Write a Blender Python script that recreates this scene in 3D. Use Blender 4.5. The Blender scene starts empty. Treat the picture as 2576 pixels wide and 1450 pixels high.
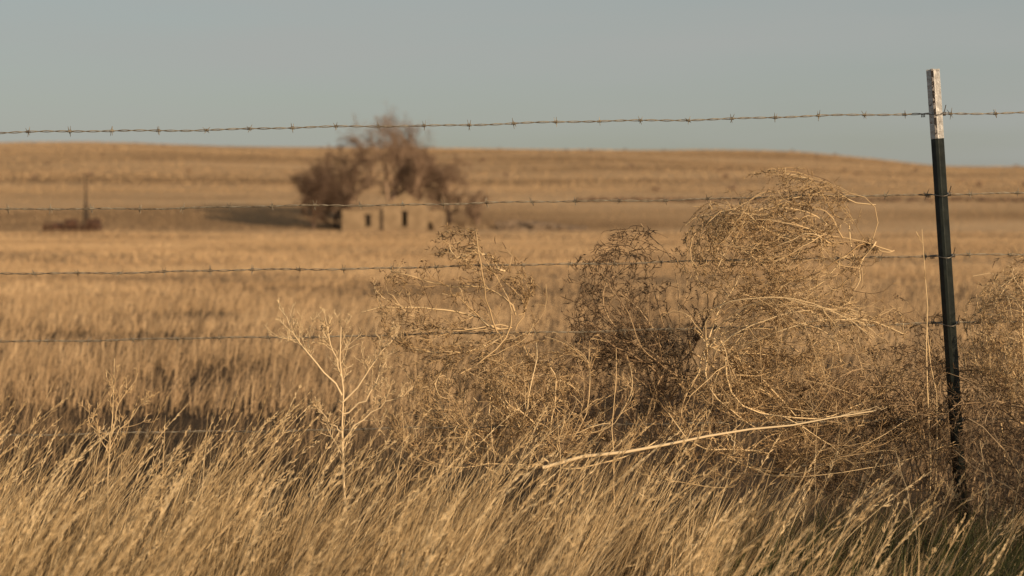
import bpy, math, numpy as np
from mathutils import Vector
rng = np.random.default_rng(7)
sc = bpy.context.scene
sc.view_settings.view_transform = 'Standard'
sc.view_settings.look = 'None'
sc.view_settings.exposure = 0

# ------------------------------------------------------------------ helpers
def nrm(v):
    return v / np.maximum(np.linalg.norm(v, axis=-1, keepdims=True), 1e-9)

def link(ob, parent=None):
    sc.collection.objects.link(ob)
    if parent is not None:
        ob.parent = parent
    return ob

def empty(name):
    e = bpy.data.objects.new(name, None)
    sc.collection.objects.link(e)
    return e

def make_mesh(name, verts, quads, mat, tint=None, parent=None, smooth=False):
    me = bpy.data.meshes.new(name)
    verts = np.asarray(verts, dtype=np.float32).reshape(-1, 3)
    quads = np.asarray(quads, dtype=np.int32)
    k = quads.shape[1]; F = quads.shape[0]
    me.vertices.add(len(verts)); me.vertices.foreach_set('co', verts.ravel())
    me.loops.add(F * k); me.loops.foreach_set('vertex_index', quads.ravel())
    me.polygons.add(F)
    me.polygons.foreach_set('loop_start', np.arange(0, F * k, k, dtype=np.int32))
    me.polygons.foreach_set('loop_total', np.full(F, k, dtype=np.int32))
    me.polygons.foreach_set('use_smooth', np.full(F, bool(smooth)))
    if tint is not None:
        a = me.attributes.new('tint', 'FLOAT', 'POINT')
        a.data.foreach_set('value', np.asarray(tint, dtype=np.float32).ravel())
    me.update(calc_edges=True)
    me.materials.append(mat)
    return link(bpy.data.objects.new(name, me), parent)

def tubes_geo(pts, rad, k=3):
    B, n, _ = pts.shape
    T = nrm(np.gradient(pts, axis=1))
    ref = nrm(rng.normal(size=(B, 1, 3)))
    U = nrm(np.cross(T, ref)); V = np.cross(T, U)
    a = np.arange(k) * 2 * np.pi / k
    ring = (np.cos(a)[None, None, :, None] * U[:, :, None, :] + np.sin(a)[None, None, :, None] * V[:, :, None, :])
    v = pts[:, :, None, :] + ring * rad[:, :, None, None]
    b = np.arange(B)[:, None, None] * n * k; i = np.arange(n - 1)[None, :, None] * k; j = np.arange(k)[None, None, :]
    j2 = (j + 1) % k
    q = np.stack([b + i + j, b + i + j2, b + i + k + j2, b + i + k + j], -1).reshape(-1, 4)
    return v.reshape(-1, 3), q

class Acc:
    def __init__(s): s.v = []; s.q = []; s.t = []; s.n = 0
    def add(s, v, q, t):
        s.v.append(v); s.q.append(q + s.n); s.t.append(np.broadcast_to(np.asarray(t), (len(v),))); s.n += len(v)
    def tubes(s, pts, rad, tint, k=3):
        v, q = tubes_geo(pts, rad, k)
        t = np.repeat(np.asarray(tint), pts.shape[1] * k)
        s.add(v, q, t)
    def build(s, name, mat, parent=None, smooth=True):
        return make_mesh(name, np.concatenate(s.v), np.concatenate(s.q), mat, np.concatenate(s.t), parent, smooth)

def grow(start, d, L, n=6, wob=0.15, bias=None, ell=None, jit=(0.6, 1.3)):
    p = start.copy(); d = nrm(d.copy()); out = [p.copy()]
    if ell is not None:
        c, r = ell
        r = r[None] * rng.uniform(jit[0], jit[1], (len(p), 1))
    for i in range(n - 1):
        d = d + wob * rng.normal(size=d.shape)
        if bias is not None: d = d + bias
        if ell is not None:
            q = (p - c) / r; m = np.linalg.norm(q, axis=1, keepdims=True)
            o = nrm(q / r)
            w = np.clip((m - 0.55) / 0.6, 0, 1)
            dot = np.sum(d * o, axis=1, keepdims=True)
            d = d - o * np.maximum(dot, 0) * w * 0.8
        d = nrm(d)
        p = p + d * (L / (n - 1))[:, None]
        out.append(p.copy())
    return np.stack(out, 1)

def spawn(pts, rad, k, tmin=0.15, tmax=1.0, a0=25, a1=60):
    B, n, _ = pts.shape
    pi = np.repeat(np.arange(B), k)
    t = rng.uniform(tmin, tmax, B * k) * (n - 1) * 0.9999
    i = t.astype(int); f = (t - i)[:, None]
    s = pts[pi, i] * (1 - f) + pts[pi, i + 1] * f
    T = nrm(pts[pi, i + 1] - pts[pi, i])
    P = nrm(np.cross(T, rng.normal(size=T.shape)))
    a = np.radians(rng.uniform(a0, a1, B * k))[:, None]
    d = np.cos(a) * T + np.sin(a) * P
    L = np.linalg.norm(np.diff(pts, axis=1), axis=2).sum(1)[pi]
    r = (rad[pi, i] * (1 - f[:, 0]) + rad[pi, i + 1] * f[:, 0])
    return s, d, L, r, t / (n - 1)

def resample(poly, n, y0=0.0):
    P = np.array([(p[0], y0 + (p[2] if len(p) > 2 else 0), p[1]) for p in poly], float)
    d = np.r_[0, np.cumsum(np.linalg.norm(np.diff(P, axis=0), axis=1))]
    t = np.linspace(0, d[-1], n)
    Q = np.stack([np.interp(t, d, P[:, c]) for c in range(3)], 1)
    for _ in range(3):
        Q[1:-1] = (Q[:-2] + 2 * Q[1:-1] + Q[2:]) / 4
    return Q

_G = np.random.default_rng(3).uniform(-1, 1, (256, 256))
def vnoise(x, y, s, o=0):
    """smooth value noise of feature size s"""
    u = x / s + 37.3 * o + 100; v = y / s + 17.1 * o + 50
    i = np.floor(u).astype(int); j = np.floor(v).astype(int); f = u - i; g = v - j
    f = f * f * (3 - 2 * f); g = g * g * (3 - 2 * g)
    a = _G[i % 256, j % 256]; b = _G[(i + 1) % 256, j % 256]; c = _G[i % 256, (j + 1) % 256]; d = _G[(i + 1) % 256, (j + 1) % 256]
    return (a * (1 - f) + b * f) * (1 - g) + (c * (1 - f) + d * f) * g

# ------------------------------------------------------------------ materials
def mat_new(name):
    m = bpy.data.materials.new(name); m.use_nodes = True
    nt = m.node_tree; nt.nodes.clear()
    return m, nt, nt.nodes.new('ShaderNodeOutputMaterial')

def ramp(nt, stops):
    r = nt.nodes.new('ShaderNodeValToRGB'); e = r.color_ramp.elements
    while len(e) < len(stops): e.new(0.5)
    for i, (p, c) in enumerate(stops):
        e[i].position = p; e[i].color = (*c, 1)
    return r

def plant_mat(name, stops, trans=0.25, rough=0.7, noise=None):
    m, nt, out = mat_new(name)
    at = nt.nodes.new('ShaderNodeAttribute'); at.attribute_name = 'tint'
    r = ramp(nt, stops)
    nt.links.new(at.outputs['Fac'], r.inputs[0])
    col = r.outputs[0]
    if noise:
        tc = nt.nodes.new('ShaderNodeTexCoord')
        nz = nt.nodes.new('ShaderNodeTexNoise'); nz.inputs['Scale'].default_value = noise[0]; nz.inputs['Detail'].default_value = 3
        nt.links.new(tc.outputs['Object'], nz.inputs['Vector'])
        rr = ramp(nt, [(0.35, noise[1]), (0.65, (1, 1, 1))])
        nt.links.new(nz.outputs['Fac'], rr.inputs[0])
        mx = nt.nodes.new('ShaderNodeMix'); mx.data_type = 'RGBA'; mx.blend_type = 'MULTIPLY'
        mx.inputs[0].default_value = 1
        nt.links.new(col, mx.inputs[6]); nt.links.new(rr.outputs[0], mx.inputs[7]); col = mx.outputs[2]
    b = nt.nodes.new('ShaderNodeBsdfPrincipled'); b.inputs['Roughness'].default_value = rough
    b.inputs['Specular IOR Level'].default_value = 0.2
    nt.links.new(col, b.inputs['Base Color'])
    if trans > 0:
        tr = nt.nodes.new('ShaderNodeBsdfTranslucent'); nt.links.new(col, tr.inputs[0])
        ms = nt.nodes.new('ShaderNodeMixShader'); ms.inputs[0].default_value = trans
        nt.links.new(b.outputs[0], ms.inputs[1]); nt.links.new(tr.outputs[0], ms.inputs[2])
        nt.links.new(ms.outputs[0], out.inputs[0])
    else:
        nt.links.new(b.outputs[0], out.inputs[0])
    return m

def solid_mat(name, c1, c2, scale=8, rough=0.7, metal=0.0, bump=0.2, detail=5, lo=0.35, hi=0.65):
    m, nt, out = mat_new(name)
    tc = nt.nodes.new('ShaderNodeTexCoord')
    nz = nt.nodes.new('ShaderNodeTexNoise'); nz.inputs['Scale'].default_value = scale; nz.inputs['Detail'].default_value = detail
    nt.links.new(tc.outputs['Object'], nz.inputs['Vector'])
    r = ramp(nt, [(lo, c1), (hi, c2)]); nt.links.new(nz.outputs['Fac'], r.inputs[0])
    b = nt.nodes.new('ShaderNodeBsdfPrincipled'); b.inputs['Roughness'].default_value = rough; b.inputs['Metallic'].default_value = metal
    nt.links.new(r.outputs[0], b.inputs['Base Color'])
    if bump:
        bp = nt.nodes.new('ShaderNodeBump'); bp.inputs['Strength'].default_value = bump; bp.inputs['Distance'].default_value = 0.02
        nt.links.new(nz.outputs['Fac'], bp.inputs['Height']); nt.links.new(bp.outputs[0], b.inputs['Normal'])
    nt.links.new(b.outputs[0], out.inputs[0])
    return m

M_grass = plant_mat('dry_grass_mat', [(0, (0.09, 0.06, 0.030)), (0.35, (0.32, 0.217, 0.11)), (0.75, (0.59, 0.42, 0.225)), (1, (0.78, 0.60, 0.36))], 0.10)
M_green = plant_mat('green_grass_mat', [(0, (0.035, 0.04, 0.015)), (1, (0.11, 0.11, 0.04))], 0.15)
M_field = plant_mat('field_grass_mat', [(0, (0.17, 0.115, 0.068)), (0.5, (0.48, 0.328, 0.185)), (1, (0.71, 0.51, 0.305))], 0.1, noise=(0.10, (0.78, 0.75, 0.72)))
M_weed = plant_mat('tumbleweed_mat', [(0, (0.13, 0.08, 0.043)), (0.4, (0.43, 0.285, 0.145)), (1, (0.80, 0.60, 0.35))], 0)
M_weedd = plant_mat('dark_tumbleweed_mat', [(0, (0.05, 0.032, 0.02)), (0.5, (0.20, 0.127, 0.072)), (1, (0.54, 0.38, 0.22))], 0)
M_pale = plant_mat('pale_stem_mat', [(0, (0.48, 0.34, 0.185)), (1, (0.78, 0.605, 0.38))], 0)
M_tree = plant_mat('bare_tree_mat', [(0, (0.06, 0.038, 0.027)), (0.5, (0.19, 0.122, 0.083)), (1, (0.44, 0.305, 0.205))], 0)

# ------------------------------------------------------------------ terrain
PY = np.array([-50, 0, 120, 195, 205, 215, 235, 260, 330, 450, 600, 720, 800, 900, 1200, 2500, 5000], float)
PZ = np.array([0, 0, 0, 0, 0.5, 1.5, 3.4, 4.9, 7.3, 12.8, 22.2, 29.3, 31.0, 30.5, 24, 10, 5], float)
CX = np.array([-2500, -500, -185, -85, -27, 30, 74, 103, 131, 153, 185, 300, 2500], float)
CZ = np.array([1.1, 1.06, 1.015, 0.985, 0.95, 0.965, 0.93, 0.89, 0.815, 0.745, 0.72, 0.68, 0.6], float)
def terrain(x, y):
    z = np.interp(y, PY, PZ)
    yy = np.maximum(y, 1)
    f = np.interp(x * 720 / np.maximum(yy, 300), CX, CZ)
    w = np.clip((y - 300) / 300, 0, 1)
    z = z * (1 + (f - 1) * w)
    z = z + 0.02 * np.sin(x * 1.7 + 1) * np.sin(y * 1.3) + 0.05 * np.sin(x * 0.31 + y * 0.2) * np.clip((y - 6) / 20, 0, 1)
    far = np.clip((y - 250) / 300, 0, 1)
    z = z + far * (0.5 * np.sin(x * 0.05 + y * 0.013) + 0.35 * np.sin(x * 0.021 - y * 0.031 + 2))
    return z

ys = np.concatenate([np.linspace(-40, 30, 141), np.geomspace(31, 5000, 190)])
xp = np.concatenate([np.linspace(0, 8, 24), np.geomspace(8.6, 3000, 80)])
xs = np.concatenate([-xp[::-1][:-1], xp])
GX, GY = np.meshgrid(xs, ys)
GZ = terrain(GX, GY)
nx, ny = len(xs), len(ys)
idx = np.arange(nx * ny).reshape(ny, nx)
Q = np.stack([idx[:-1, :-1], idx[:-1, 1:], idx[1:, 1:], idx[1:, :-1]], -1).reshape(-1, 4)
m, nt, out = mat_new('dry_ground_mat')
tc = nt.nodes.new('ShaderNodeTexCoord')
mp = nt.nodes.new('ShaderNodeMapping'); mp.inputs['Scale'].default_value = (0.008, 0.04, 0.05)
n1 = nt.nodes.new('ShaderNodeTexNoise'); n1.inputs['Scale'].default_value = 1.0; n1.inputs['Detail'].default_value = 8
n2 = nt.nodes.new('ShaderNodeTexNoise'); n2.inputs['Scale'].default_value = 3.0; n2.inputs['Detail'].default_value = 8
nt.links.new(tc.outputs['Object'], mp.inputs[0]); nt.links.new(mp.outputs[0], n1.inputs['Vector']); nt.links.new(tc.outputs['Object'], n2.inputs['Vector'])
r1 = ramp(nt, [(0.38, (0.29, 0.187, 0.105)), (0.5, (0.43, 0.285, 0.16)), (0.60, (0.55, 0.375, 0.22))])
r2 = ramp(nt, [(0.3, (0.7, 0.66, 0.62)), (0.6, (1, 1, 1))])
nt.links.new(n1.outputs['Fac'], r1.inputs[0]); nt.links.new(n2.outputs['Fac'], r2.inputs[0])
mx = nt.nodes.new('ShaderNodeMix'); mx.data_type = 'RGBA'; mx.blend_type = 'MULTIPLY'; mx.inputs[0].default_value = 1
nt.links.new(r1.outputs[0], mx.inputs[6]); nt.links.new(r2.outputs[0], mx.inputs[7])
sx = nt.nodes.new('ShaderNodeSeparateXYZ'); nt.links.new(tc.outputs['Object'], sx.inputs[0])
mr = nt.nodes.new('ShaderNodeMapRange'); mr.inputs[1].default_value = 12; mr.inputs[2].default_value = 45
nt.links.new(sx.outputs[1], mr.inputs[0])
m2 = nt.nodes.new('ShaderNodeMix'); m2.data_type = 'RGBA'; m2.inputs[6].default_value = (0.08, 0.056, 0.038, 1)  # near soil coloured dark so gaps between the grass read as shade
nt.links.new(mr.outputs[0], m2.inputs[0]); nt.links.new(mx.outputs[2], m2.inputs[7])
b = nt.nodes.new('ShaderNodeBsdfPrincipled'); b.inputs['Roughness'].default_value = 1; b.inputs['Specular IOR Level'].default_value = 0
nt.links.new(m2.outputs[2], b.inputs['Base Color'])
bp = nt.nodes.new('ShaderNodeBump'); bp.inputs['Strength'].default_value = 0.5; bp.inputs['Distance'].default_value = 0.1
nt.links.new(n2.outputs['Fac'], bp.inputs['Height']); nt.links.new(bp.outputs[0], b.inputs['Normal'])
nt.links.new(b.outputs[0], out.inputs[0])
M_ground = m
make_mesh('ground', np.stack([GX, GY, GZ], -1).reshape(-1, 3), Q, M_ground, smooth=True)

# ------------------------------------------------------------------ grass
def blades(acc, x, y, h, lean, ldir, w, tint, n=5, pw=1.5):
    N = len(x)
    z = terrain(x, y) - 0.01
    t = np.linspace(0, 1, n)
    off = (lean * h)[:, None] * t[None, :] ** pw
    px = x[:, None] + np.cos(ldir)[:, None] * off
    py = y[:, None] + np.sin(ldir)[:, None] * off
    pz = z[:, None] + h[:, None] * t[None, :] * (1 - 0.22 * np.minimum(lean, 1.2)[:, None] * t[None, :])
    wa = rng.uniform(0, np.pi, N)
    prof = np.where(t < 0.99, 1 - 0.65 * t, 0.12)
    W = prof[None] * w[:, None] * 0.5
    dx = np.cos(wa)[:, None] * W; dy = np.sin(wa)[:, None] * W
    v = np.stack([np.stack([px - dx, py - dy, pz], -1), np.stack([px + dx, py + dy, pz], -1)], 2)
    bi = np.arange(N)[:, None] * n * 2; i = np.arange(n - 1)[None, :] * 2
    q = np.stack([bi + i, bi + i + 1, bi + i + 3, bi + i + 2], -1).reshape(-1, 4)
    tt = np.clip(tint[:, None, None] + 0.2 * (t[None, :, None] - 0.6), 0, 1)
    acc.add(v.reshape(-1, 3), q, np.broadcast_to(tt, (N, n, 2)).reshape(-1))

def seed_stalks(acc, x, y, h, lean, ldir, tint, per=16):
    """thin culms ending in a feathery panicle of spikelets"""
    N = len(x); n = 9
    z = terrain(x, y) - 0.01
    def pos(t):
        off = (lean * h)[:, None] * t ** 1.5
        return np.stack([x[:, None] + np.cos(ldir)[:, None] * off, y[:, None] + np.sin(ldir)[:, None] * off,
                         z[:, None] + h[:, None] * t * (1 - 0.22 * lean[:, None] * t)], -1)
    t = np.broadcast_to(np.linspace(0, 1, n), (N, n))
    acc.tubes(pos(t), np.broadcast_to(np.linspace(0.0010, 0.0005, n), (N, n)), tint)
    ts = rng.uniform(0.76, 0.99, (N, per)); A = pos(ts); Bp = pos(np.minimum(ts + 0.03, 1.03))
    T = nrm(Bp - A); S = rng.normal(size=T.shape)
    D = nrm(T + 0.28 * S)
    Lg = rng.uniform(0.008, 0.022, (N, per, 1)) * (1.25 - 0.9 * (ts[..., None] - 0.76) / 0.24)
    P = np.stack([A, A + D * Lg * 0.5 + 0.0006 * S, A + D * Lg], 2).reshape(-1, 3, 3)
    acc.tubes(P, np.tile([0.0006, 0.0012, 0.0003], (len(P), 1)), np.clip(np.repeat(tint, per) + rng.normal(0.05, 0.12, len(P)), 0, 1))

def tuft_positions(x0, x1, y0, y1, tufts, per, spread):
    cx = rng.uniform(x0, x1, tufts); cy = rng.uniform(y0, y1, tufts)
    pi = np.repeat(np.arange(tufts), per)
    return cx[pi] + rng.normal(0, spread, tufts * per), cy[pi] + rng.normal(0, spread, tufts * per), pi

acc = Acc()
x, y, pi = tuft_positions(-2.4, 2.4, 2.3, 5.6, 1000, 50, 0.028)
T = pi.max() + 1
tl = rng.normal(0, 0.13, T); tt = rng.normal(0, 0.18, T); th = rng.uniform(0.5, 1.06, T)
keep = rng.random(len(x)) < np.interp(x, [-2, 0.5, 1.0, 2.4], [1, 0.9, 0.45, 0.25])
x, y, pi = x[keep], y[keep], pi[keep]
hmax = np.interp(x, [-1.5, -0.2, 0.2, 0.8, 1.2, 2], [0.47, 0.47, 0.40, 0.35, 0.29, 0.26])
h = hmax * th[pi] * rng.uniform(0.4, 1.05, len(x))
lean = np.clip(0.45 + tl[pi] + rng.normal(0, 0.13, len(x)), 0.02, 1.4)
ldir = rng.normal(0.0, 0.4, len(x)) + tl[pi] * 2
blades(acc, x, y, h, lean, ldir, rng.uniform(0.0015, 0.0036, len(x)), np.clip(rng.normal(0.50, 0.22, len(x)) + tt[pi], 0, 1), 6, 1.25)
N = 1500
x = rng.uniform(-2.3, 1.7, N); y = rng.uniform(3.0, 5.5, N)
k = rng.random(N) < np.interp(x, [-2, 0, 0.6, 1.5], [1, 1, 0.5, 0.2]); x, y = x[k], y[k]; N = len(x)
h = np.interp(x, [-1.5, 0, 1], [0.54, 0.52, 0.37]) * rng.uniform(0.72, 1.12, N)
seed_stalks(acc, x, y, h, rng.uniform(0.25, 0.75, N), rng.normal(0, 0.35, N), rng.uniform(0.45, 0.95, N))
N = 26000
x = rng.uniform(-2.4, 2.4, N); y = rng.uniform(2.3, 6.2, N)
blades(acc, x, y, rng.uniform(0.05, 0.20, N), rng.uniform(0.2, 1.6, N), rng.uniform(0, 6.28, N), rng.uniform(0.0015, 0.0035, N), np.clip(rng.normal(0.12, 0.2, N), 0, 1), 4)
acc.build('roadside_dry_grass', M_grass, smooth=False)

acc = Acc()
x, y, pi = tuft_positions(0.4, 2.3, 3.0, 5.3, 420, 50, 0.05)
k = rng.random(len(x)) < np.clip((x - 0.3) / 0.8, 0.1, 1)
x, y = x[k], y[k]
blades(acc, x, y, rng.uniform(0.10, 0.30, len(x)), rng.uniform(0.1, 0.9, len(x)), rng.normal(0, 1.2, len(x)), rng.uniform(0.002, 0.0035, len(x)), rng.random(len(x)), 5)
acc.build('green_grass', M_green, smooth=False)

# pasture beyond the fence (level of detail falls with distance)
acc = Acc()
def band(y0, y1, dens, h0, h1, w0, w1, n, marg, lean=0.35, ps=1.0, pa=1.0, tb=0.5, ts=0.2):
    ymid = np.linspace(y0, y1, 200)
    hw = 0.29 * ymid + marg
    area = np.trapezoid(2 * hw, ymid) if hasattr(np, 'trapezoid') else np.trapz(2 * hw, ymid)
    N = int(area * dens)
    p = hw / hw.sum(); c = np.r_[0, np.cumsum(p)]; c /= c[-1]
    y = np.interp(rng.random(N), c, np.linspace(y0, y1, 201))
    x = rng.uniform(-1, 1, N) * (0.29 * y + marg)
    pat = 0.75 * vnoise(x, y, ps, 1) + 0.5 * vnoise(x, y, ps * 0.4, 2) + 0.35 * vnoise(x, y, ps * 0.15, 3)
    keep = rng.random(N) < (0.64 + 0.6 * pat * pa)
    x, y, pat = x[keep], y[keep], pat[keep]; N = len(x)
    h = rng.uniform(h0, h1, N) * (1 + 0.5 * pat * pa)
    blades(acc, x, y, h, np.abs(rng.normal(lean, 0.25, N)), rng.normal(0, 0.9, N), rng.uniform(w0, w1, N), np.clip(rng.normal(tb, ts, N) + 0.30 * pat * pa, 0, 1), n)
band(5.8, 9, 800, 0.04, 0.14, 0.0025, 0.0045, 4, 1.5, ps=1.0, tb=0.10)  # dark tint puts the ditch shade behind the fence into the blades
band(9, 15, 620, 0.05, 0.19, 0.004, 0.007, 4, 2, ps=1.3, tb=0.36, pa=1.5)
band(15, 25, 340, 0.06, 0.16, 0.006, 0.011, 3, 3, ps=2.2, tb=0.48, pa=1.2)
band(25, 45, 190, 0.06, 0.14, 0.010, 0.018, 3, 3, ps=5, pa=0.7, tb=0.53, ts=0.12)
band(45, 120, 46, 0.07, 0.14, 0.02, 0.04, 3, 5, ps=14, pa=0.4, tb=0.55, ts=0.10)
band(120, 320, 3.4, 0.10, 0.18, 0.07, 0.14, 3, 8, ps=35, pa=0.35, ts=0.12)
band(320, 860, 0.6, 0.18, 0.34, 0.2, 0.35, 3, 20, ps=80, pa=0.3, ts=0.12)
acc.build('pasture_grass', M_field, smooth=False)

# ------------------------------------------------------------------ tumbleweeds
def tumbleweed(name, center, radii, root, y, prim=(), n1=12, n2=10, n3=8, n4=3, mat=None, r0=0.0024, tint0=0.5, spread=0.9, L1=1.2, ptint=0.28, tight=1.0):
    acc = Acc()
    c = np.array([center[0], y, center[1]]); r = np.array([radii[0], radii[1], radii[2]])
    R = float(np.mean(r)); ell = (c, r)
    base = np.array([root[0], y, root[1]])
    n = 13
    d0 = nrm(c - base + 1e-6) if np.linalg.norm(c - base) > 0.3 * R else np.array([0, 0, 1.0])
    P1 = []
    if n1 > 0:
        d = nrm(d0[None] + spread * rng.normal(size=(n1, 3)))
        st = np.repeat(base[None], n1, 0) + rng.normal(0, 0.12 * R, (n1, 3))
        P1.append(grow(st, d, rng.uniform(0.6, 1.25, n1) * 2 * R * L1, n, 0.14, None, ell, (0.6, 1.0 + 0.3 * tight)))
    for p in prim:
        q = resample(p, n, y)
        w = rng.normal(0, 0.012, (n, 3)); w[:, 1] *= 2.0
        for _ in range(3): w[1:-1] = (w[:-2] + 2 * w[1:-1] + w[2:]) / 4
        q[1:-1] += w[1:-1] + rng.normal(0, 0.0012, (n - 2, 3)); P1.append(q[None])
    P1 = np.concatenate(P1)
    rr = np.linspace(1, 0.45, n)[None] * r0 * rng.uniform(0.7, 1.25, (len(P1), 1))
    acc.tubes(P1, rr, np.clip(rng.normal(tint0 + ptint, 0.15, len(P1)), 0, 1), 4)
    s, d, L, r_, t = spawn(P1, rr, n2, 0.12, 1, 20, 60)
    P2 = grow(s, d, L * rng.uniform(0.18, 0.55, len(L)) * (1.15 - 0.6 * t), 7, 0.2, None, ell, (0.7, 1.05 + 0.4 * tight))
    r2 = np.linspace(1, 0.6, 7)[None] * np.maximum(r_ * 0.65, 0.0010)[:, None]
    acc.tubes(P2, r2, np.clip(rng.normal(tint0 + 0.12, 0.2, len(P2)), 0, 1))
    s, d, L, r_, t = spawn(P2, r2, n3, 0.12, 1, 25, 65)
    P3 = grow(s, d, L * rng.uniform(0.2, 0.6, len(L)) * (1.1 - 0.5 * t), 5, 0.22, None, ell, (0.8, 1.1 + 0.7 * tight))
    r3 = np.linspace(1, 0.6, 5)[None] * np.maximum(r_ * 0.7, 0.0008)[:, None]
    acc.tubes(P3, r3, np.clip(rng.normal(tint0 - 0.03, 0.22, len(P3)), 0, 1))
    if n4:
        s, d, L, r_, t = spawn(P3, r3, n4, 0.1, 1, 30, 75)
        P4 = grow(s, d, np.clip(L * rng.uniform(0.15, 0.4, len(L)), 0.006, 0.022), 3, 0.2)
        r4 = np.repeat([[1.0, 1.3, 0.6]], len(P4), 0) * 0.0009
        acc.tubes(P4, r4, np.clip(rng.normal(tint0 - 0.2, 0.2, len(P4)), 0, 1))
    return acc.build(name, mat or M_weed)

TW = 'tumbleweed'
# ball caught on the second and third wires
tumbleweed(TW, (0.755, 0.885), (0.25, 0.17, 0.155), (0.88, 0.90), 5.42, prim=[
    [(1.035, 0.874), (0.985, 0.90), (0.90, 0.915), (0.775, 0.952), (0.557, 0.996)],
    [(1.035, 0.874), (0.985, 0.888), (0.95, 0.89)],
    [(0.98, 0.90), (1.005, 0.955), (0.990, 1.018), (0.862, 1.039), (0.666, 1.03), (0.535, 0.952)],
    [(0.96, 0.895), (0.829, 0.822), (0.666, 0.80)],
    [(0.90, 0.96), (0.84, 1.04), (0.78, 1.085), (0.69, 1.093)],
    [(0.99, 1.0), (0.92, 1.03), (0.80, 1.035), (0.66, 0.99), (0.58, 0.92), (0.55, 0.86)],
    [(0.90, 0.91), (0.85, 0.99), (0.72, 1.00), (0.60, 0.93)],
    [(0.95, 0.80), (0.85, 0.86), (0.72, 0.90), (0.62, 0.88)],
    [(0.99, 0.90), (0.93, 0.84), (0.96, 0.79), (0.90, 0.73)]], n1=12, n2=10, n3=8, n4=3, tint0=0.5, L1=1.2, ptint=0.15, tight=0.3, r0=0.0023)
# large one under it, root to the left, pale stems fanning right
tumbleweed(TW, (0.77, 0.58), (0.34, 0.22, 0.19), (0.56, 0.60), 5.44, prim=[
    [(0.50, 0.66), (0.53, 0.61), (0.62, 0.59), (0.72, 0.571), (0.862, 0.517)],
    [(0.50, 0.66), (0.53, 0.61), (0.63, 0.585), (0.70, 0.575)],
    [(0.524, 0.60), (0.56, 0.70), (0.611, 0.80), (0.68, 0.86)],
    [(0.524, 0.60), (0.58, 0.68), (0.67, 0.724), (0.80, 0.75), (0.883, 0.724), (0.992, 0.637)],
    [(0.524, 0.60), (0.60, 0.67), (0.74, 0.70), (0.85, 0.66), (0.90, 0.57)],
    [(0.524, 0.60), (0.62, 0.64), (0.74, 0.63), (0.83, 0.56)],
    [(0.524, 0.60), (0.50, 0.52), (0.492, 0.474), (0.459, 0.365)],
    [(0.524, 0.60), (0.52, 0.50), (0.60, 0.42), (0.70, 0.36)]], n1=14, n2=10, n3=7, n4=3, tint0=0.55, r0=0.0027, tight=0.5)
# dark one on the left of it
tumbleweed(TW, (0.34, 0.71), (0.18, 0.14, 0.19), (0.45, 0.52), 5.58, prim=[
    [(0.49, 0.47), (0.46, 0.60), (0.40, 0.75), (0.37, 0.86), (0.31, 0.94)],
    [(0.49, 0.47), (0.42, 0.60), (0.33, 0.72), (0.25, 0.80), (0.21, 0.84)],
    [(0.45, 0.55), (0.36, 0.62), (0.26, 0.64), (0.20, 0.70)],
    [(0.42, 0.55), (0.30, 0.62), (0.24, 0.72), (0.26, 0.80), (0.34, 0.84)],
    [(0.49, 0.47), (0.47, 0.66), (0.46, 0.80), (0.42, 0.90), (0.36, 0.95)]], n1=7, n2=9, n3=7, n4=3, mat=M_weedd, tint0=0.45, spread=0.6, tight=0.5)
# curled one in the middle
tumbleweed(TW, (-0.17, 0.73), (0.23, 0.12, 0.155), (-0.02, 0.68), 5.43, prim=[
    [(-0.14, 0.54), (-0.041, 0.604), (0.0, 0.66), (0.018, 0.72), (-0.03, 0.82), (-0.107, 0.898)],
    [(0.0, 0.665), (-0.06, 0.65), (-0.16, 0.66), (-0.259, 0.655), (-0.38, 0.63)],
    [(-0.03, 0.66), (-0.08, 0.72), (-0.20, 0.70), (-0.313, 0.73), (-0.41, 0.707)],
    [(0.01, 0.70), (-0.04, 0.78), (-0.13, 0.77), (-0.24, 0.79), (-0.33, 0.82)],
    [(0.0, 0.665), (-0.09, 0.66), (-0.20, 0.675), (-0.30, 0.70), (-0.34, 0.76)],
    [(-0.03, 0.62), (-0.12, 0.60), (-0.22, 0.60), (-0.32, 0.64)],
    [(0.018, 0.70), (0.03, 0.74), (0.055, 0.80)],
    [(0.01, 0.66), (0.03, 0.73), (-0.02, 0.80), (-0.10, 0.85)],
    [(-0.02, 0.82), (-0.06, 0.86), (-0.15, 0.86), (-0.17, 0.89)]], n1=2, n2=10, n3=6, n4=4, tint0=0.38, r0=0.0027, ptint=0.38, tight=0.6)
# low heap along the foot of the fence
tumbleweed(TW, (-0.06, 0.44), (0.29, 0.18, 0.17), (-0.02, 0.28), 5.50, n1=14, n2=10, n3=8, n4=3, tint0=0.52, tight=0.3)
tumbleweed(TW, (0.10, 0.47), (0.22, 0.14, 0.12), (0.08, 0.34), 5.42, n1=10, n2=9, n3=7, n4=3, tint0=0.55, tight=0.3)
tumbleweed(TW, (0.33, 0.46), (0.25, 0.18, 0.16), (0.36, 0.30), 5.66, n1=13, n2=10, n3=8, n4=3, mat=M_weedd, tint0=0.5, tight=0.4)
tumbleweed(TW, (0.70, 0.39), (0.38, 0.20, 0.15), (0.62, 0.30), 5.50, n1=16, n2=10, n3=8, n4=3, tint0=0.45, tight=0.5)
tumbleweed(TW, (1.09, 0.36), (0.32, 0.20, 0.17), (1.16, 0.22), 5.48, n1=15, n2=10, n3=8, n4=3, mat=M_weedd, tint0=0.65, tight=0.6)
tumbleweed(TW, (1.04, 0.54), (0.18, 0.14, 0.16), (1.17, 0.38), 5.62, n1=6, n2=8, n3=6, n4=3, mat=M_weedd, tint0=0.65, tight=0.4)
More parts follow.
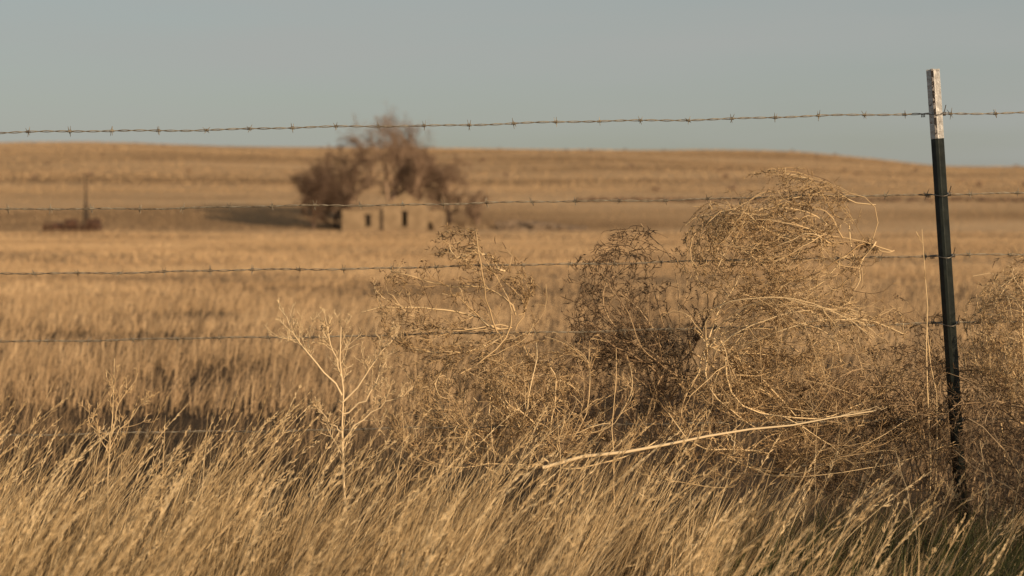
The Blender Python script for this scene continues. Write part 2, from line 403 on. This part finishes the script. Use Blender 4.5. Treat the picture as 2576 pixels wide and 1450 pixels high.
tumbleweed(TW, (1.43, 0.60), (0.19, 0.18, 0.22), (1.46, 0.40), 5.48, prim=[
    [(1.36, 0.30), (1.33, 0.45), (1.29, 0.62), (1.31, 0.74), (1.42, 0.82)],
    [(1.42, 0.30), (1.40, 0.5), (1.33, 0.66), (1.38, 0.78), (1.48, 0.80)],
    [(1.45, 0.35), (1.36, 0.48), (1.27, 0.55), (1.26, 0.68)]], n1=20, n2=10, n3=8, n4=3, tint0=0.55, tight=0.5)
tumbleweed(TW, (1.36, 0.28), (0.25, 0.20, 0.18), (1.5, 0.15), 5.25, n1=14, n2=10, n3=8, n4=3, mat=M_weedd, tint0=0.45)
tumbleweed(TW, (1.95, 0.42), (0.35, 0.30, 0.32), (1.9, 0.1), 4.8, n1=18, n2=11, n3=8, n4=2, tint0=0.5)  # out of view to the right, added to cast shadow toward the post base
tumbleweed(TW, (2.1, 0.38), (0.40, 0.35, 0.34), (2.1, 0.05), 3.9, n1=22, n2=12, n3=9, n4=2, tint0=0.5)  # another unseen one, added to shade the bottom-right grass

# ------------------------------------------------------------------ standing weeds
def weed(name, prim, y, mat, r0, n2=9, n3=6, ratio=(0.15, 0.4), tint0=0.5, n4=2, up=0.10):
    acc = Acc(); n = 9
    P1 = np.stack([resample(p, n, y) for p in prim]); P1[:, 1:-1] += rng.normal(0, 0.003, (len(prim), n - 2, 3))
    L0 = np.linalg.norm(P1[:, -1] - P1[:, 0], axis=1); sc_ = (L0 / L0.max()) ** 0.5
    rr = np.linspace(1, 0.3, n)[None] * r0 * sc_[:, None]
    acc.tubes(P1, rr, np.full(len(P1), tint0 + 0.2), 5)
    bias = np.array([[0, 0, up]])
    s, d, L, r_, t = spawn(P1, rr, n2, 0.35, 1, 25, 50)
    P2 = grow(s, d, np.minimum(L, 0.35) * rng.uniform(*ratio, len(L)) * (1.2 - 0.7 * t), 6, 0.12, bias)
    r2 = np.linspace(1, 0.55, 6)[None] * np.maximum(r_ * 0.5, 0.0010)[:, None]
    acc.tubes(P2, r2, np.clip(rng.normal(tint0, 0.15, len(P2)), 0, 1))
    s, d, L, r_, t = spawn(P2, r2, n3, 0.15, 1, 25, 55)
    P3 = grow(s, d, L * rng.uniform(0.2, 0.5, len(L)), 4, 0.12, bias)
    r3 = np.full((len(P3), 4), 0.0009)
    acc.tubes(P3, r3, np.clip(rng.normal(tint0, 0.15, len(P3)), 0, 1))
    if n4:
        s, d, L, r_, t = spawn(P3, r3, n4, 0.2, 1, 30, 60)
        P4 = grow(s, d, np.clip(L * 0.4, 0.006, 0.02), 3, 0.1)
        acc.tubes(P4, np.full((len(P4), 3), 0.0008), np.clip(rng.normal(tint0, 0.15, len(P4)), 0, 1))
    return acc.build(name, mat)

weed('dried_weed', [
    [(-0.43, 0.0), (-0.44, 0.25), (-0.445, 0.42), (-0.447, 0.55), (-0.447, 0.68)],
    [(-0.445, 0.50), (-0.485, 0.56), (-0.55, 0.625), (-0.58, 0.67), (-0.61, 0.73)],
    [(-0.443, 0.40), (-0.485, 0.44), (-0.52, 0.478)],
    [(-0.445, 0.48), (-0.40, 0.53), (-0.36, 0.585), (-0.32, 0.635), (-0.30, 0.66)],
    [(-0.443, 0.38), (-0.40, 0.43), (-0.34, 0.48), (-0.28, 0.50)],
    [(-0.447, 0.55), (-0.465, 0.61), (-0.485, 0.68), (-0.49, 0.72)],
    [(-0.445, 0.45), (-0.39, 0.47), (-0.35, 0.53), (-0.34, 0.60)]], 5.20, M_pale, 0.0050, n2=12, n3=6, tint0=0.5)
weed('dried_weed', [
    [(-1.04, 0.0), (-1.05, 0.30), (-1.04, 0.45), (-1.03, 0.60)],
    [(-1.045, 0.35), (-1.08, 0.42), (-1.10, 0.47)],
    [(-1.045, 0.36), (-1.00, 0.44), (-0.94, 0.50)],
    [(-1.04, 0.40), (-1.02, 0.48), (-0.97, 0.56)]], 5.15, M_weed, 0.0028, n2=8, n3=4, tint0=0.6, n4=2)
weed('dried_weed', [
    [(1.14, 0.10), (1.128, 0.48), (1.12, 0.70), (1.107, 0.935)],
    [(1.14, 0.10), (1.16, 0.40), (1.13, 0.60), (1.12, 0.72)]], 5.38, M_weed, 0.0028, n2=3, n3=2, ratio=(0.05, 0.2), tint0=0.6, n4=0)
weed('dried_weed', [
    [(0.26, 0.05), (0.27, 0.40), (0.275, 0.62)], [(0.10, 0.05), (0.13, 0.3), (0.12, 0.45)],
    [(0.80, 0.05), (0.80, 0.3), (0.81, 0.44)], [(-0.06, 0.05), (-0.05, 0.25), (-0.055, 0.42)],
    [(-0.33, 0.05), (-0.30, 0.3), (-0.29, 0.45)]], 5.25, M_weed, 0.0024, n2=4, n3=3, ratio=(0.06, 0.2), tint0=0.55, n4=1)
weed('dried_weed', [
    [(1.22, 0.0), (1.21, 0.25), (1.19, 0.40)], [(1.29, -0.02), (1.27, 0.15), (1.30, 0.34)], [(1.02, 0.0), (1.03, 0.2), (0.98, 0.36)]], 5.05, M_pale, 0.0026, n2=5, n3=3, ratio=(0.08, 0.25), tint0=0.3, n4=1)
# fallen pale branch
weed('fallen_branch', [
    [(0.08, 0.312), (0.20, 0.335), (0.339, 0.368), (0.557, 0.402, 0.01), (0.75, 0.43, 0.01), (0.95, 0.462)],
    [(0.86, 0.447, 0.01), (0.90, 0.462, 0.0), (0.975, 0.472, -0.02)],
    [(0.56, 0.402, 0.01), (0.585, 0.385, -0.01), (0.575, 0.35, -0.02)]], 5.18, M_pale, 0.0056, n2=3, n3=2, ratio=(0.03, 0.12), tint0=0.6, n4=0)

# ------------------------------------------------------------------ fence
M_wire = solid_mat('galvanised_wire', (0.16, 0.12, 0.08), (0.36, 0.31, 0.23), 60, 0.5, 0.5, 0)
M_postg = solid_mat('green_post_paint', (0.007, 0.010, 0.008), (0.016, 0.019, 0.014), 30, 0.35, 0.0, 0.1)
M_postw = solid_mat('worn_silver_paint', (0.12, 0.09, 0.08), (0.50, 0.48, 0.46), 70, 0.38, 0.35, 0.2, 6, 0.30, 0.38)
M_worn = solid_mat('chipped_paint_edge', (0.03, 0.022, 0.018), (0.30, 0.27, 0.25), 90, 0.6, 0.2, 0.2, 6, 0.52, 0.58)
M_clip = solid_mat('clip_steel', (0.12, 0.10, 0.08), (0.25, 0.22, 0.18), 80, 0.5, 0.6, 0)
fence = empty('barbed_wire_fence')
FY = 5.47
wires = [(1.210, 1.251, 1.256), (0.999, 1.0305, 1.034), (0.823, 0.862, 0.866), (0.638, 0.676, 0.684), (0.368, 0.410, 0.412)]
PX = [1.150, 1.162, 1.176, 1.190, 1.212]
for wi, (zl, zp, zr) in enumerate(wires):
    xs_ = np.arange(-4.4, 4.4, 0.005)
    sl = (zp - zl) / 2.54
    sag = -0.012 * np.sin(np.clip((xs_ + 3.2) / (PX[wi] + 3.2), 0, 1) * np.pi) if wi < 4 else 0 * xs_
    zc = np.where(xs_ < PX[wi], zp + (xs_ - PX[wi]) * sl + sag, zp + (xs_ - PX[wi]) * (zr - zp) / 0.27 * 0.5)
    zc = zc + 0.0015 * np.sin(xs_ * 9 + wi) + 0.001 * np.sin(xs_ * 23 + wi * 2)
    acc = Acc()
    ph = xs_ * 2 * np.pi / 0.085 + wi
    for s in (0, np.pi):
        P = np.stack([xs_, FY + 0.0019 * np.sin(ph + s), zc + 0.0019 * np.cos(ph + s)], -1)[None]
        acc.tubes(P, np.full((1, len(xs_)), 0.00125), [0.5], 5)
    acc.build(f'wire_{wi+1}', M_wire, fence)
    bx = np.cumsum(rng.normal(0.121, 0.006, 72)) - 4.35 + rng.uniform(0, 0.1)
    bz = np.interp(bx, xs_, zc); B = len(bx)
    acc = Acc()
    for s in (-1, 1):
        ang = rng.normal(0, 0.45, B) + (0.35 * s)
        ln = rng.uniform(0.011, 0.016, B); tilt = rng.normal(0, 0.5, B)
        d = np.stack([np.sin(ang) * 0.7, np.sin(tilt), np.cos(ang)], -1)
        c = np.stack([bx + s * 0.0015, np.full(B, FY), bz], -1)
        P = np.stack([c - d * ln[:, None], c - d * 0.003, c + d * 0.003, c + d * ln[:, None]], 1)
        acc.tubes(P, np.tile([0.0005, 0.0012, 0.0012, 0.0005], (B, 1)), np.full(B, 0.5), 4)
    tt = np.linspace(-0.005, 0.005, 22)
    a = tt / 0.010 * 2 * np.pi * 3
    P = np.stack([bx[:, None] + tt, FY + 0.0036 * np.sin(a)[None] + 0 * bx[:, None], bz[:, None] + 0.0036 * np.cos(a)[None]], -1)
    acc.tubes(P, np.full((B, 22), 0.001), np.full(B, 0.5), 4)
    acc.build(f'barbs_{wi+1}', M_wire, fence)

def tpost(x_top, x_bot, z_top, y):
    par = empty('metal_fence_post')
    par.location = (x_bot, y, 0)
    H = math.hypot(z_top, x_top - x_bot)
    tilt = math.atan2(x_top - x_bot, z_top)
    par.rotation_euler = (0, tilt, 0)
    rot = math.radians(-16)
    R2 = lambda px, py: (px * math.cos(rot) - py * math.sin(rot), px * math.sin(rot) + py * math.cos(rot))
    prof0 = [(-0.0175, 0.006), (-0.0175, 0.0025), (-0.004, 0.000), (-0.0030, -0.020), (-0.0042, -0.026), (0.0042, -0.026), (0.0030, -0.020), (0.004, 0.000), (0.0175, 0.0025), (0.0175, 0.006)]
    prof = [R2(*p) for p in prof0]
    def seg(name, z0, z1, mat, s=1.0, pr=prof):
        n = 16; k = len(pr)
        zs = np.linspace(z0, z1, n)
        v = [(p[0] * s, p[1] * s, z) for z in zs for p in pr]
        q = [(i * k + j, i * k + (j + 1) % k, (i + 1) * k + (j + 1) % k, (i + 1) * k + j) for i in range(n - 1) for j in range(k)]
        me = bpy.data.meshes.new(name)
        me.from_pydata(v, [], q + [tuple(range((n - 1) * k, n * k)), tuple(reversed(range(k)))])
        me.materials.append(mat)
        ob = link(bpy.data.objects.new(name, me), par)
        bv = ob.modifiers.new('b', 'BEVEL'); bv.width = 0.0006; bv.segments = 1; bv.limit_method = 'ANGLE'
        return ob
    seg('shaft', -0.3, H - 0.19, M_postg)
    seg('painted_tip', H - 0.1898, H, M_postw, 1.03)
    seg('chipped_rib', H - 0.188, H - 0.001, M_worn, 1.0, [R2(*p) for p in [(-0.0034, -0.0268), (-0.0034, -0.0285), (0.0034, -0.0285), (0.0034, -0.0268)]])
    vs, qs = [], []
    z = 0.1; i = 0
    while z < H - 0.02:
        for (sx, sy, sz) in [(-1, 0, -1), (1, 0, -1), (1, 1, -1), (-1, 1, -1), (-1, 0, 1), (1, 0, 1), (1, 1, 1), (-1, 1, 1)]:
            vs.append((*R2(sx * 0.005, 0.0063 + sy * 0.006), z + sz * 0.006))
        b0 = i * 8
        qs += [(b0, b0 + 1, b0 + 2, b0 + 3), (b0 + 4, b0 + 7, b0 + 6, b0 + 5), (b0, b0 + 4, b0 + 5, b0 + 1), (b0 + 1, b0 + 5, b0 + 6, b0 + 2), (b0 + 2, b0 + 6, b0 + 7, b0 + 3), (b0 + 3, b0 + 7, b0 + 4, b0)]
        z += 0.054; i += 1
    make_mesh('studs', vs, qs, M_postg, parent=par)
    acc = Acc()
    for wi, (zl, zp, zr) in enumerate(wires):
        zz = zp
        a = np.linspace(-0.15, np.pi + 0.15, 14)
        P = np.stack([0.024 * np.cos(a), 0.03 - 0.062 * np.sin(a) * 0.98, zz + 0.004 * np.cos(a * 2)], -1)[None]
        acc.tubes(P, np.full((1, 14), 0.0015), [0.5], 5)
        for s in (-1, 1):
            t = np.linspace(0, 1, 30)
            P = np.stack([s * (0.022 + 0.012 * t), 0.03 + 0.0045 * np.sin(t * 19), zz + 0.0045 * np.cos(t * 19)], -1)[None]
            acc.tubes(P, np.full((1, 30), 0.0013), [0.5], 5)
        P = np.array([[(0.024, 0.03, zz), (0.027, 0.012, zz + 0.006), (0.028, -0.006, zz + 0.022)]])
        acc.tubes(P, np.full((1, 3), 0.0012), [0.5], 5)
    acc.build('wire_clips', M_clip, par)
tpost(1.146, 1.245, 1.37, 5.44)
tpost(-3.20, -3.17, 1.30, 5.44)

# ------------------------------------------------------------------ distant structures
def box(acc_v, acc_q, x0, x1, y0, y1, z0, z1, jit=0.0):
    b = len(acc_v)
    for zz in (z0, z1):
        for (xx, yy) in ((x0, y0), (x1, y0), (x1, y1), (x0, y1)):
            acc_v.append((xx + rng.uniform(-jit, jit), yy + rng.uniform(-jit, jit), zz + rng.uniform(-jit, jit)))
    acc_q += [(b, b + 3, b + 2, b + 1), (b + 4, b + 5, b + 6, b + 7), (b, b + 1, b + 5, b + 4), (b + 1, b + 2, b + 6, b + 5), (b + 2, b + 3, b + 7, b + 6), (b + 3, b, b + 4, b + 7)]

M_wall = solid_mat('weathered_stone_wall', (0.20, 0.138, 0.08), (0.29, 0.205, 0.122), 1.2, 0.95, 0, 0.3, 7)
M_roof = solid_mat('weathered_roof', (0.10, 0.07, 0.05), (0.24, 0.17, 0.11), 2.5, 0.9, 0, 0.4)
M_dark = solid_mat('old_wood', (0.03, 0.022, 0.015), (0.09, 0.06, 0.04), 4, 0.9, 0, 0.3)
M_rust = solid_mat('rusty_iron', (0.04, 0.022, 0.016), (0.13, 0.06, 0.03), 5, 0.8, 0.2, 0.3)

def wall_with_openings(name, par, x0, x1, z1, openings, y, th=0.3, gable=None, mat=M_wall):
    v, q = [], []
    cuts = sorted(openings); cur = x0
    for (a, bb, zs, zt) in cuts:
        box(v, q, cur, a, y, y + th, -0.2, z1)
        if zs > 0: box(v, q, a, bb, y, y + th, -0.2, zs)
        box(v, q, a, bb, y, y + th, zt, z1)
        cur = bb
    box(v, q, cur, x1, y, y + th, -0.2, z1)
    make_mesh(name, v, q, mat, parent=par)
    if gable is not None:
        gx, gz = gable
        vv = [(x0, y, z1), (x1, y, z1), (gx, y, gz), (x0, y + th, z1), (x1, y + th, z1), (gx, y + th, gz)]
        me = bpy.data.meshes.new('gable'); me.from_pydata(vv, [], [(0, 1, 2), (3, 5, 4), (0, 2, 5, 3), (1, 4, 5, 2)])
        me.materials.append(mat); link(bpy.data.objects.new('gable', me), par)

# ruin: flat stone walls, wing roof gone, one gable standing
house = empty('abandoned_house')
wall_with_openings('wing_wall', house, -17.1, -13.2, 2.3, [(-14.75, -14.2, 0.7, 1.8)], 200.25)
wall_with_openings('gable_wall', house, -12.95, -8.55, 2.65, [(-11.05, -10.5, 0.7, 2.15)], 200.0, gable=(-10.75, 4.1))
wall_with_openings('lean_to_wall', house, -8.53, -6.9, 2.1, [(-8.45, -7.85, 0.0, 1.8)], 200.25)
v, q = [], []
box(v, q, -17.1, -16.8, 200.60, 205.5, -0.2, 2.3); box(v, q, -12.95, -12.65, 200.35, 206, -0.2, 2.6)
box(v, q, -8.85, -8.55, 200.35, 206, -0.2, 2.6); box(v, q, -7.2, -6.9, 200.60, 204.5, -0.2, 1.6)
box(v, q, -17.1, -6.9, 206.05, 206.35, -0.2, 2.2)
make_mesh('side_walls', v, q, M_wall, parent=house)
v = [(-12.9, 200.35, 2.4), (-10.75, 200.35, 3.85), (-10.75, 204.5, 3.85), (-12.9, 204.5, 2.4), (-12.9, 200.35, 2.46), (-10.75, 200.35, 3.91), (-10.75, 204.5, 3.91), (-12.9, 204.5, 2.46)]
v2 = [(2 * -10.75 - p[0], p[1], p[2] + 0.003) for p in v]
qq = [(0, 1, 2, 3), (4, 7, 6, 5), (0, 4, 5, 1), (1, 5, 6, 2), (2, 6, 7, 3), (3, 7, 4, 0)]
make_mesh('roof_remains', v + v2, qq + [tuple(i + 8 for i in f) for f in qq], M_roof, parent=house)
v, q = [], []
box(v, q, -14.85, -14.1, 200.18, 200.24, 1.8, 1.88); box(v, q, -11.15, -10.4, 199.93, 199.99, 2.15, 2.23)
box(v, q, -11.15, -10.4, 199.92, 199.99, 0.62, 0.68); box(v, q, -14.85, -14.1, 200.17, 200.24, 0.62, 0.68)
make_mesh('window_frames', v, q, M_dark, parent=house)
v, q = [], []
box(v, q, -13.18, -12.97, 200.1, 200.3, -0.1, 2.35)  # dark strip stands in for the thin shadow between wing and gable
make_mesh('gap_shade_strip', v, q, M_dark, parent=house)

v, q = [], []
for i in range(26):
    x0 = -6.6 + i * 0.22 + rng.uniform(-0.05, 0.05); hh = rng.uniform(0.35, 1.0) * (1.0 if i < 20 else 0.6)
    if i in (7, 8, 15): hh = 0.2
    box(v, q, x0, x0 + 0.21, 201 + rng.uniform(-.1, .1), 201.4, -0.1, hh, 0.03)
make_mesh('ruined_stone_wall', v, q, M_wall)
v, q = [], []
for i in range(320):
    x0 = rng.uniform(-1.8, 6.6); s = rng.uniform(0.12, 0.5); y0 = rng.uniform(200, 203)
    z0 = rng.uniform(0.05, 1.0) * math.exp(-((x0 - 0.3) / 6) ** 2)
    box(v, q, x0, x0 + s * rng.uniform(1, 3), y0, y0 + s, z0 - 0.1, z0 + s * 0.6, 0.08)
make_mesh('rubble_pile', v, q, M_roof)

# rusty implement with mast, far left
imp = empty('rusty_farm_implement')
IX, IY = -41.6, 190.0
v, q = [], []
box(v, q, IX - 3.2, IX + 2.1, IY, IY + 0.2, 0.35, 0.66); box(v, q, IX - 3.2, IX + 2.1, IY + 1.6, IY + 1.8, 0.35, 0.66)
for k in np.linspace(-3.1, 2.0, 7): box(v, q, IX + k, IX + k + 0.25, IY + 0.25, IY + 1.55, 0.32, 0.62)
make_mesh('frame', v, q, M_rust, parent=imp)
v, q = [], []
box(v, q, IX + 0.9, IX + 2.1, IY + 0.3, IY + 1.5, 0.67, 1.4, 0.05); box(v, q, IX - 1.1, IX - 0.1, IY + 0.3, IY + 1.2, 0.67, 1.35, 0.05); box(v, q, IX - 2.3, IX - 1.4, IY + 0.3, IY + 1.2, 0.67, 1.0, 0.05)
make_mesh('hoppers', v, q, M_rust, parent=imp)
acc = Acc()
for wx in (-2.6, -0.9, 0.3, 1.5):
    a = np.linspace(0, 2 * np.pi, 20)
    P = np.stack([IX + wx + 0.5 * np.cos(a), np.full(20, IY - 0.15), 0.5 + 0.5 * np.sin(a)], -1)[None]
    acc.tubes(P, np.full((1, 20), 0.07), [0.5], 5)
    for b_ in range(4):
        dx, dz = 0.48 * math.cos(b_ * math.pi / 4), 0.48 * math.sin(b_ * math.pi / 4)
        acc.tubes(np.array([[(IX + wx - dx, IY - 0.15, 0.5 - dz), (IX + wx + dx, IY - 0.15, 0.5 + dz)]]), np.full((1, 2), 0.035), [0.5], 4)
acc.build('wheels', M_rust, imp)
acc = Acc()
mx_ = IX + 0.85; top = (mx_ - 0.1, IY + 0.9, 5.4)
for (dx, dy) in ((-0.32, -0.3), (0.32, -0.3), (0, 0.4)):
    acc.tubes(np.array([[(mx_ + dx, IY + 0.9 + dy, 0.3), (mx_ - 0.07, IY + 0.9, 3.2), top]]), np.array([[0.12, 0.11, 0.09]]), [0.3], 5)
for k in range(5):
    z = 0.6 + k * 0.45; f = (1 - z / 3.2) * 0.32
    acc.tubes(np.array([[(mx_ - f, IY + 0.6, z), (mx_ + f, IY + 0.6, z + 0.3)]]), np.full((1, 2), 0.06), [0.3], 4)
acc.build('mast', M_dark, imp)

# ------------------------------------------------------------------ bare trees
def tree(name, x, y, H, spread, trunk=0.28, n1=9, n2=10, n3=8, n4=5, cz=0.58, tint=0.5, low=0.15, lean=0.05):
    acc = Acc(); z0 = float(terrain(np.array([x]), np.array([y]))[0]) - 0.2
    c = np.array([x, y, z0 + H * cz]); r = np.array([spread, spread, H * (1 - cz)]); ell = (c, r)
    T = grow(np.array([[x, y, z0]]), np.array([[lean, 0, 1.0]]), np.array([H * 0.7]), 9, 0.08, np.array([[0, 0, .1]]))
    rt = np.linspace(1, 0.3, 9)[None] * trunk
    acc.tubes(T, rt, [tint], 7)
    s, d, L, r_, t = spawn(T, rt, n1, low, 0.95, 30, 70)
    P1 = grow(s, d, rng.uniform(0.4, 0.85, len(L)) * H * (1.05 - 0.5 * t), 8, 0.16, np.array([[0, 0, .08]]), ell, (0.7, 1.25))
    r1 = np.linspace(1, 0.3, 8)[None] * (r_ * 0.55)[:, None]
    acc.tubes(P1, r1, np.clip(rng.normal(tint + .25, .1, len(P1)), 0, 1), 5)
    s, d, L, r_, t = spawn(P1, r1, n2, 0.15, 1, 25, 60)
    P2 = grow(s, d, L * rng.uniform(0.2, 0.5, len(L)), 6, 0.18, np.array([[0, 0, .06]]), ell, (0.8, 1.45))
    r2 = np.linspace(1, 0.4, 6)[None] * np.maximum(r_ * 0.5, 0.022)[:, None]
    acc.tubes(P2, r2, np.clip(rng.normal(tint + .05, .15, len(P2)), 0, 1), 4)
    s, d, L, r_, t = spawn(P2, r2, n3, 0.1, 1, 25, 60)
    P3 = grow(s, d, L * rng.uniform(0.3, 0.6, len(L)), 5, 0.2, np.array([[0, 0, .05]]))
    r3 = np.linspace(1, 0.5, 5)[None] * np.maximum(r_ * 0.5, 0.015)[:, None]
    acc.tubes(P3, r3, np.clip(rng.normal(tint, .2, len(P3)), 0, 1))
    s, d, L, r_, t = spawn(P3, r3, n4, 0.1, 1, 25, 60)
    P4 = grow(s, d, np.clip(L * rng.uniform(0.3, 0.7, len(L)), 0.15, 0.8), 3, 0.2)
    acc.tubes(P4, np.full((len(P4), 3), 0.010), np.clip(rng.normal(tint + .1, .2, len(P4)), 0, 1))
    return acc.build(name, M_tree)
tree('bare_tree', -13.0, 207.0, 11.4, 3.5, 0.40, 14, 11, 9, 5, 0.55, 0.55)
tree('bare_tree', -16.9, 205.0, 9.0, 3.3, 0.30, 13, 11, 9, 5, 0.50, 0.42)
tree('bare_tree', -20.2, 202.8, 6.4, 2.8, 0.24, 16, 12, 10, 6, 0.48, 0.22)
tree('bare_tree', -6.4, 208.0, 7.0, 3.6, 0.25, 13, 11, 9, 5, 0.48, 0.5)
tree('bare_tree', -9.8, 209.0, 8.3, 3.2, 0.28, 13, 11, 9, 5, 0.50, 0.45)
tree('bare_shrub', -18.0, 203.6, 4.2, 2.3, 0.14, 12, 11, 10, 6, 0.48, 0.15, 0.05)
tree('bare_shrub', -3.6, 205.5, 4.0, 2.6, 0.12, 10, 9, 8, 4, 0.45, 0.5, 0.02)

acc = Acc()
N = 160; N2 = 420
x = np.r_[rng.uniform(-260, 260, N), rng.uniform(8, 110, N2)]; y = np.r_[rng.uniform(270, 840, N), rng.normal(239, 1.2, N2)]
sz = np.r_[np.full(N, 1.0), np.full(N2, 0.4)]
z = terrain(x, y)
k = 26; N = N + N2
st = np.stack([x, y, z], -1)[np.repeat(np.arange(N), k)]
d = rng.normal(size=(N * k, 3)); d[:, 2] = np.abs(d[:, 2])
P = grow(st, d, rng.uniform(0.5, 1.3, N * k) * np.repeat(sz, k), 4, 0.2)
acc.tubes(P, np.full((N * k, 4), 0.045), rng.uniform(0.3, 0.9, N * k))
acc.build('hillside_scrub', M_tree)

# ------------------------------------------------------------------ sun, sky, camera
EL, AZ = math.radians(14), math.radians(41)   # sun behind the camera, to the right
sd = Vector((math.sin(AZ) * math.cos(EL), -math.cos(AZ) * math.cos(EL), math.sin(EL)))
L = bpy.data.lights.new('sun', 'SUN'); L.energy = 5.0; L.angle = math.radians(0.5); L.color = (1.0, 0.765, 0.50)
lo = link(bpy.data.objects.new('sun', L)); lo.rotation_euler = (-sd).to_track_quat('-Z', 'Y').to_euler(); lo.location = (10, -10, 10)

w = bpy.data.worlds.new('World'); sc.world = w; w.use_nodes = True
nt = w.node_tree; nt.nodes.clear()
out = nt.nodes.new('ShaderNodeOutputWorld'); bg = nt.nodes.new('ShaderNodeBackground')
sky = nt.nodes.new('ShaderNodeTexSky'); sky.sky_type = 'NISHITA'; sky.sun_disc = False
sky.sun_elevation = EL; sky.sun_rotation = math.pi - AZ
sky.air_density = 1.0; sky.dust_density = 1.5; sky.ozone_density = 1.5
bg.inputs['Strength'].default_value = 0.088
tc = nt.nodes.new('ShaderNodeTexCoord'); mp = nt.nodes.new('ShaderNodeMapping'); mp.inputs['Scale'].default_value = (2.0, 2.0, 16.0); mp.inputs['Rotation'].default_value = (0, 0.05, 0)
nz = nt.nodes.new('ShaderNodeTexNoise'); nz.inputs['Scale'].default_value = 1.2; nz.inputs['Detail'].default_value = 5
rp = nt.nodes.new('ShaderNodeMapRange'); rp.inputs[1].default_value = 0.3; rp.inputs[2].default_value = 0.75; rp.inputs[3].default_value = 0.40; rp.inputs[4].default_value = 1.0
mx = nt.nodes.new('ShaderNodeMix'); mx.data_type = 'RGBA'; mx.inputs[7].default_value = (4.4, 4.5, 4.3, 1)
nt.links.new(tc.outputs['Generated'], mp.inputs[0]); nt.links.new(mp.outputs[0], nz.inputs['Vector']); nt.links.new(nz.outputs['Fac'], rp.inputs[0])
nt.links.new(rp.outputs[0], mx.inputs[0]); nt.links.new(sky.outputs[0], mx.inputs[6]); nt.links.new(mx.outputs[2], bg.inputs[0]); nt.links.new(bg.outputs[0], out.inputs[0])

cam = bpy.data.cameras.new('camera'); co = link(bpy.data.objects.new('camera', cam))
cam.lens = 70; cam.sensor_width = 36; cam.clip_end = 8000; cam.clip_start = 0.05
co.location = (0, 0, 0.95); co.rotation_euler = (math.radians(90 - 1.86), 0, 0)
cam.dof.use_dof = True; cam.dof.focus_distance = 5.42; cam.dof.aperture_fstop = 4.4
sc.camera = co
print('faces', sum(len(o.data.polygons) for o in bpy.data.objects if o.type == 'MESH'))
